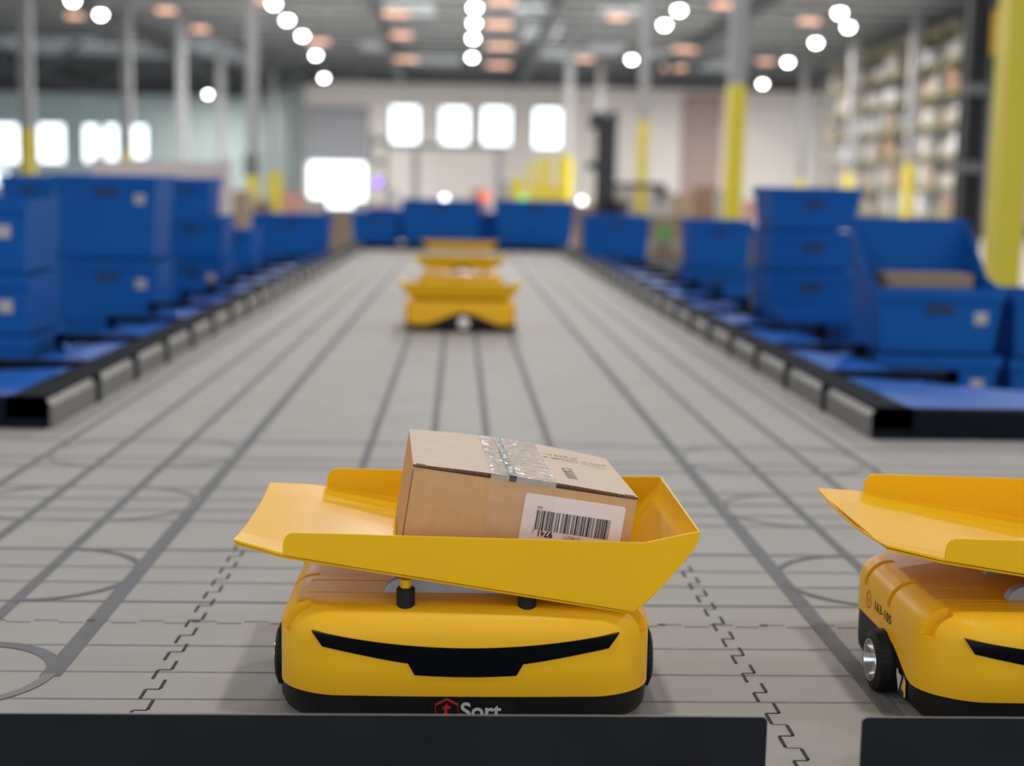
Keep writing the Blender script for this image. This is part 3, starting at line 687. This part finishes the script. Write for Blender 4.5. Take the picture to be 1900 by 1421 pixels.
    for px in (-.064, .064):
        ztop = (.180-.156*(px+.18)-.004) if tray == 'scoop' else zt-.004
        m = MB(); m.lathe([(.0060, H-.01), (.0060, ztop)], 'z', (px, -.132, 0), 6); po = m.build('lifting_post', M['tray'], R)
        m = MB(); m.lathe([(.0098, H-.006), (.0098, H+.017), (.0085, H+.0185), (.006, H+.0185)], 'z', (px, -.132, 0), 24); m.build('rubber_sleeve', M['rubber'], po, True)
    for yy, xa, xb in ((-.088, -.090, .060), (.020, -.075, .09)):
        m = MB(); N = 12; prof2 = []
        for k in range(N+1):
            a = PI/2+PI/2*k/N; prof2.append((xa+.022+.022*math.cos(a), H-.006+.022*math.sin(a)))
        prof2 = [(xb, H-.006), (xb, H+.004), (xa+.05, H+.0145)]+prof2
        nn = len(prof2); m.add([(x, yy, z) for x, z in prof2]+[(x, yy+.014, z) for x, z in prof2], [tuple(range(nn)), tuple(range(nn, 2*nn))[::-1]]+[(k, (k+1) % nn, (k+1) % nn+nn, k+nn) for k in range(nn)])
        m.build('bracket', M['alu'], R)
    # tray
    lz = tray_lift
    if tray == 'scoop':
        ox, oy = loc[0], loc[1]
        Xs = [-.232, -.205, -.178, -.10, 0, .10, .160, .187, .200, .214, .225, .234, .246, .253, .2575]
        def zf(x):
            if x <= .187: return .1890-.156*(x+.178)
            pts_ = [(.187,.1320),(.200,.1415),(.214,.1545),(.234,.1750),(.246,.1890),(.253,.1990),(.2575,.2125)]
            for (xa, za), (xb_, zb_) in zip(pts_, pts_[1:]):
                if x <= xb_ or xb_ == .2575: return za+(zb_-za)*(x-xa)/(xb_-xa)
        Ys = [1.437, 1.475, 1.515, 1.585, 1.65, 1.715, 1.755, 1.787]
        dz = [0, -.003, -.0052, -.0080, -.0074, -.0050, -.0024, 0]
        YB_, YF_ = 1.787, 1.437
        def ycl(y, x):                              # the scoop end narrows a little; the lip is cut back
            if x > .197:
                t = (x-.197)/.058; return y+(1.455-1.437)*t*(1-(y-YF_)/(YB_-YF_))-(.037*t)*((y-YF_)/(YB_-YF_))
            if x < -.178:
                t = (-.178-x)/.054; return y+.024*t*(1-(y-YF_)/(YB_-YF_))-.030*t*((y-YF_)/(YB_-YF_))
            return y
        m = MB(); vs = []
        nx_, ny_ = len(Xs), len(Ys)
        for x in Xs:
            for y, d_ in zip(Ys, dz):
                k_ = 1 if x < .19 else max(0, 1-(x-.19)/.05)
                vs.append((x-ox+.0, ycl(y, x)-oy, zf(x)+d_*k_))
        fs = [(i*ny_+j, (i+1)*ny_+j, (i+1)*ny_+j+1, i*ny_+j+1) for i in range(nx_-1) for j in range(ny_-1)]
        m.add(vs, fs)
        def rim(x):
            z = .2122-.019*(x+.171)
            if x > .197: z += (x-.197)*.155
            return z
        def wall(yedge, xstart, xr):
            xw = [xstart]+[xstart+xr*(1-math.cos(PI/2*k/6)) for k in range(1, 7)]; zw = [math.sin(PI/2*k/6) for k in range(0, 7)]
            pts_ = []
            for x, t in zip(xw, zw): pts_.append((x, zf(x)+(rim(x)-zf(x))*(.35+.65*t) if True else 0))
            xs2 = [x for x in (-.10, 0, .10, .160, .187, .197, .205, .214, .225, .234, .246, .253, .2575) if x > xw[-1]]
            top_ = [(xw[0], zf(xw[0]))]+pts_+[(x, max(rim(x), zf(x)+.0003)) for x in xs2]
            v = []; 
            for x, z in top_: v += [(x-ox, ycl(yedge, x)-oy, zf(x)), (x-ox, ycl(yedge, x)-oy, z)]
            m.add(v, [(2*i, 2*i+2, 2*i+3, 2*i+1) for i in range(len(top_)-1)])
        wall(YF_, -.177, .010); wall(YB_, -.164, .014)
        o = m.build('tray', M['tray'], None, weld=True)
        md = o.modifiers.new('s', 'SOLIDIFY'); md.thickness = .0026; md.offset = 0
        md = o.modifiers.new('b', 'BEVEL'); md.width = .0008; md.segments = 1; md.limit_method = 'ANGLE'; md.angle_limit = .9
        applied(o); autosmooth(o.data, 28); o.parent = R
        m = MB()                                    # pressed sheet under the lip and pivot dome
        vs = []
        for x in (-.230, -.176, .18): vs += [(x-ox, ycl(1.441, x)-oy, zf(x)-.0050), (x-ox, ycl(1.78, x)-oy, zf(x)-.0050), (x-ox, ycl(1.441, x)-oy, zf(x)-.0028), (x-ox, ycl(1.78, x)-oy, zf(x)-.0028)]
        fs = []
        for i in (0, 4): fs += [(i, i+4, i+5, i+1), (i+2, i+3, i+7, i+6), (i, i+2, i+6, i+4), (i+1, i+5, i+7, i+3)]
        fs += [(0, 1, 3, 2), (8, 10, 11, 9)]; m.add(vs, fs); m.build('under_sheet', M['tray'], o)
        m = MB(); m.lathe([(.07, .160), (.055, .150), (.03, .144), (0, .142)], 'z', (-.02, .0, 0), 32); m.build('pivot_dome', M['body'], o, True)
    else:
        z0, z1 = .142+lz, .200+lz; hb, ht = .205, .2525
        m = MB(); vs = [(-hb,-.19,z0),(hb,-.19,z0),(hb,.17,z0+.01),(-hb,.17,z0+.01),(-ht,-.215,z1+.006),(-ht*.93,-.215,z1),(ht*.93,-.215,z1),(ht,-.215,z1+.006),(ht,.20,z1-.01),(-ht,.20,z1-.01)]
        m.add(vs, [(0,1,2,3),(0,1,6,5),(1,2,8,7),(3,0,4,9),(0,5,4),(1,7,6)])
        o = m.build('tray', M['tray'], None); md = o.modifiers.new('s', 'SOLIDIFY'); md.thickness = .005; md.offset = 0; applied(o)
        o.data.transform(Matrix.Rotation(-rz, 4, 'Z')); o.parent = R
    return R
robot('sorting_robot', (.013, 1.590, 0), .396, .31, 'yellow sorting robot in front carrying a cardboard box in its tilted tray')
# its twin at the right edge: the same machine moved
src = [o for o in bpy.data.objects if o.name == 'sorting_robot'][0]
tw = copy_tree(src); tw.location = (.6945, 1.578, 0)
for ch in tw.children:
    if ch.name.startswith('tray'): ch.location = (.010, .014, 0)
tag(tw, 'yellow sorting robot with an empty tray, cut off by the right edge of the picture', 'robot', 'yellow sorting robots')
for i, (Y, lift, lab) in enumerate([(6.0, .0, 'blurred yellow sorting robot in the aisle, nearest of the three in line'), (7.85, .035, 'blurred yellow sorting robot in the aisle, middle of the three in line'), (9.75, .050, 'blurred yellow sorting robot in the aisle, farthest of the three in line')]):
    robot('sorting_robot', (.008, Y, 0), .38, .455, lab, PI/2, 'wide', lift, code='far')

# ------------------------------------------------------------------ the cardboard box on the front tray
yaw, tilt, BW, BD, BH = .054, .148, .244, .225, .1035
ex = Vector((math.cos(yaw)*math.cos(tilt), math.sin(yaw)*math.cos(tilt), -math.sin(tilt))); ey = Vector((-math.sin(yaw), math.cos(yaw), 0)); ez = ex.cross(ey)
BR = root('cardboard_box', (0, 0, 0), 'brown cardboard box with a barcode label lying in the front robot tray', 'box')
BR.matrix_world = Matrix.Translation(Vector((-.045, 1.48, .277))-ez*BH) @ Matrix((ex, ey, ez)).transposed().to_4x4()
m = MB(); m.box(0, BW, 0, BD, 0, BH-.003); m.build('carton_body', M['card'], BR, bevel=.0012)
N = 14
def bow(x, y): return .0028*math.sin(PI*x/BW)*(1-.4*y/BD)+.004*math.sin(PI*x/BW)*(y/BD)
m = MB(); vs = []
for i in range(N+1):
    for j in range(5):
        x = BW*i/N; y = -.0008+(BD+.001)*j/4; vs.append((x, y, BH+bow(x, y)))
k0 = len(vs); vs += [(x, y, z-.0026) for x, y, z in vs]
q5 = 5; fs = [(i*q5+j, (i+1)*q5+j, (i+1)*q5+j+1, i*q5+j+1) for i in range(N) for j in range(4)]
fs += [tuple(a+k0 for a in f[::-1]) for f in fs]
mi = [0]*len(fs)
for i in range(N):
    fs.append((i*q5, i*q5+k0, (i+1)*q5+k0, (i+1)*q5)); mi.append(1)
    fs.append((i*q5+4, (i+1)*q5+4, (i+1)*q5+4+k0, i*q5+4+k0)); mi.append(1)
for i in (0, N):
    for j in range(4): fs.append((i*q5+j, i*q5+j+1, i*q5+j+1+k0, i*q5+j+k0)); mi.append(0)
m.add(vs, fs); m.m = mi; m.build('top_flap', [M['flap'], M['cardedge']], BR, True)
m = MB(); m.box(.003, BW-.003, .0004, .004, BH-.0032, BH+.0005); m.build('flap_gap', M['seam'], BR)
m = MB(); m.bar((.0008, -.0002, .003), (.0008, -.0002, BH-.006), .0006, .0012); m.build('side_crease', M['seam'], BR)
def tape(nm, x0, x1, mt, z, drop):
    m = MB(); vs = []; ys = [BD+.0009, BD*.75, BD*.5, BD*.3, BD*.15, BD*.05, -.0012]
    for y in ys: vs += [(x0, y, BH+bow(x0, y)+z), (x1, y, BH+bow(x1, y)+z)]
    for dz_ in drop: vs += [(x0, -.0016, BH-dz_), (x1, -.0016, BH-dz_)]
    nn = len(vs)//2; m.add(vs, [(2*i, 2*i+1, 2*i+3, 2*i+2) for i in range(nn-1)]); return m.build(nm, mt, BR, True)
tape('packing_tape', .0835, .1540, M['clear'], .0006, (.003,)); tape('tape_stripe', .1030, .1110, M['darktape'], .0010, (.003,))
m = MB(); m.add([(.084,-.0017,BH-.003),(.1545,-.0017,BH-.003),(.156,-.0018,BH-.030),(.150,-.0017,BH-.058),(.088,-.0017,BH-.060),(.0835,-.0018,BH-.03)], [tuple(range(6))]); m.build('tape_end', M['film'], BR)
# shipping label
lab_z1 = BH-.0125; m = MB(); p = []
for cx, cz, a0 in ((.2295, lab_z1-.0035, 0), (.1270, lab_z1-.0035, PI/2), (.1270, .0215, PI), (.2295, .0215, 1.5*PI)):
    for k in range(6): a = a0+PI/2*k/5; p.append((cx+.0035*math.cos(a), cz+.0035*math.sin(a)))
m.add([(x, -.0012, z) for x, z in p]+[(x, -.0002, z) for x, z in p], [tuple(range(24)), tuple(range(24, 48))[::-1]]+[(k, (k+1) % 24, (k+1) % 24+24, k+24) for k in range(24)])
lb = m.build('shipping_label', M['paper'], BR)
bars = '3111122142113111212113111224111211311111131111123111121121112211311112111311211121112121311211'
m = MB(); x = .1385; tot = sum(int(c_) for c_ in bars); u = (.2195-.1385)/tot; on = True
for c_ in bars:
    wd = int(c_)*u
    if on: m.box(x, x+wd*.92, -.0016, -.0011, lab_z1-.0168-.0215, lab_z1-.0168)
    x += wd; on = not on
m.build('barcode', M['ink'], lb)
up = (0, 0, -1); rt = (-1, 0, 0)                  # the label hangs upside down
def ltext(s, x, z, size, mt, bold=0): text('print', s, size, mt, lb, face_mat(Vector((x, -.0014, z)), rt, up), ext=.0002, bold=bold)
ltext('9741', .1505, lab_z1-.0415, .0088, M['ink'], .0003); ltext('2', .1375, lab_z1-.0408, .0056, M['greyink']); ltext('0100271', .180, lab_z1-.0420, .0056, M['greyink'])
ltext('300', .1410, lab_z1-.0135, .0042, M['greyink'])
def toptext(s, x, y, size, mt, r=(1,0,0), u=(0,1,0)): text('top_print', s, size, mt, BR, face_mat(Vector((x, y, BH+bow(x, y)+.0006)), r, u), ext=.0001)
toptext('CXXXX', .176, .066, .0175, M['fade'], (0, -1, 0), (1, 0, 0))
for i, s in enumerate(['HANDLE WITH CARE']): toptext(s, .172, .145, .0125, M['fade'])
toptext('THIS SIDE UP', .176, .166, .0085, M['fade'])

# ------------------------------------------------------------------ black panels along the front edge of the deck
def panel(x0, x1, zt, label):
    N = 8; rr = .0055; cx0, cx1 = x0+rr, x1-rr; p = [(x0, -.06), (x1, -.06)]
    for k in range(N+1): a = PI/2*k/N; p.append((cx1+rr*math.cos(a), zt-rr+rr*math.sin(a)))
    for k in range(N+1): a = PI/2+PI/2*k/N; p.append((cx0+rr*math.cos(a), zt-rr+rr*math.sin(a)))
    nn = len(p); m = MB(); mx = (x0+x1)/2; p = [(x-mx, z) for x, z in p]
    m.add([(x, -.002, z) for x, z in p]+[(x, .002, z) for x, z in p], [tuple(range(nn)), tuple(range(nn, 2*nn))[::-1]])
    m.add([(x, -.002, z) for x, z in p]+[(x, .002, z) for x, z in p], [(k, (k+1) % nn, (k+1) % nn+nn, k+nn) for k in range(nn)], 1)
    return tag(m.build('edge_panel', [M['panel'], M['paneledge']], None, loc=(mx, 1.306, 0)), label, 'panel', 'black panels along the front edge')
zt = onY(900, 1327.5, 1.304).z
panel(-1.4, onY(1422, 1380, 1.304).x, zt, 'long black panel along the bottom edge in front of the box-carrying robot')
panel(onY(1598, 1380, 1.304).x, 1.6, zt, 'black panel at the bottom right in front of the cut-off robot')
for o in bpy.data.objects:
    if '_used' in o: del o['_used']
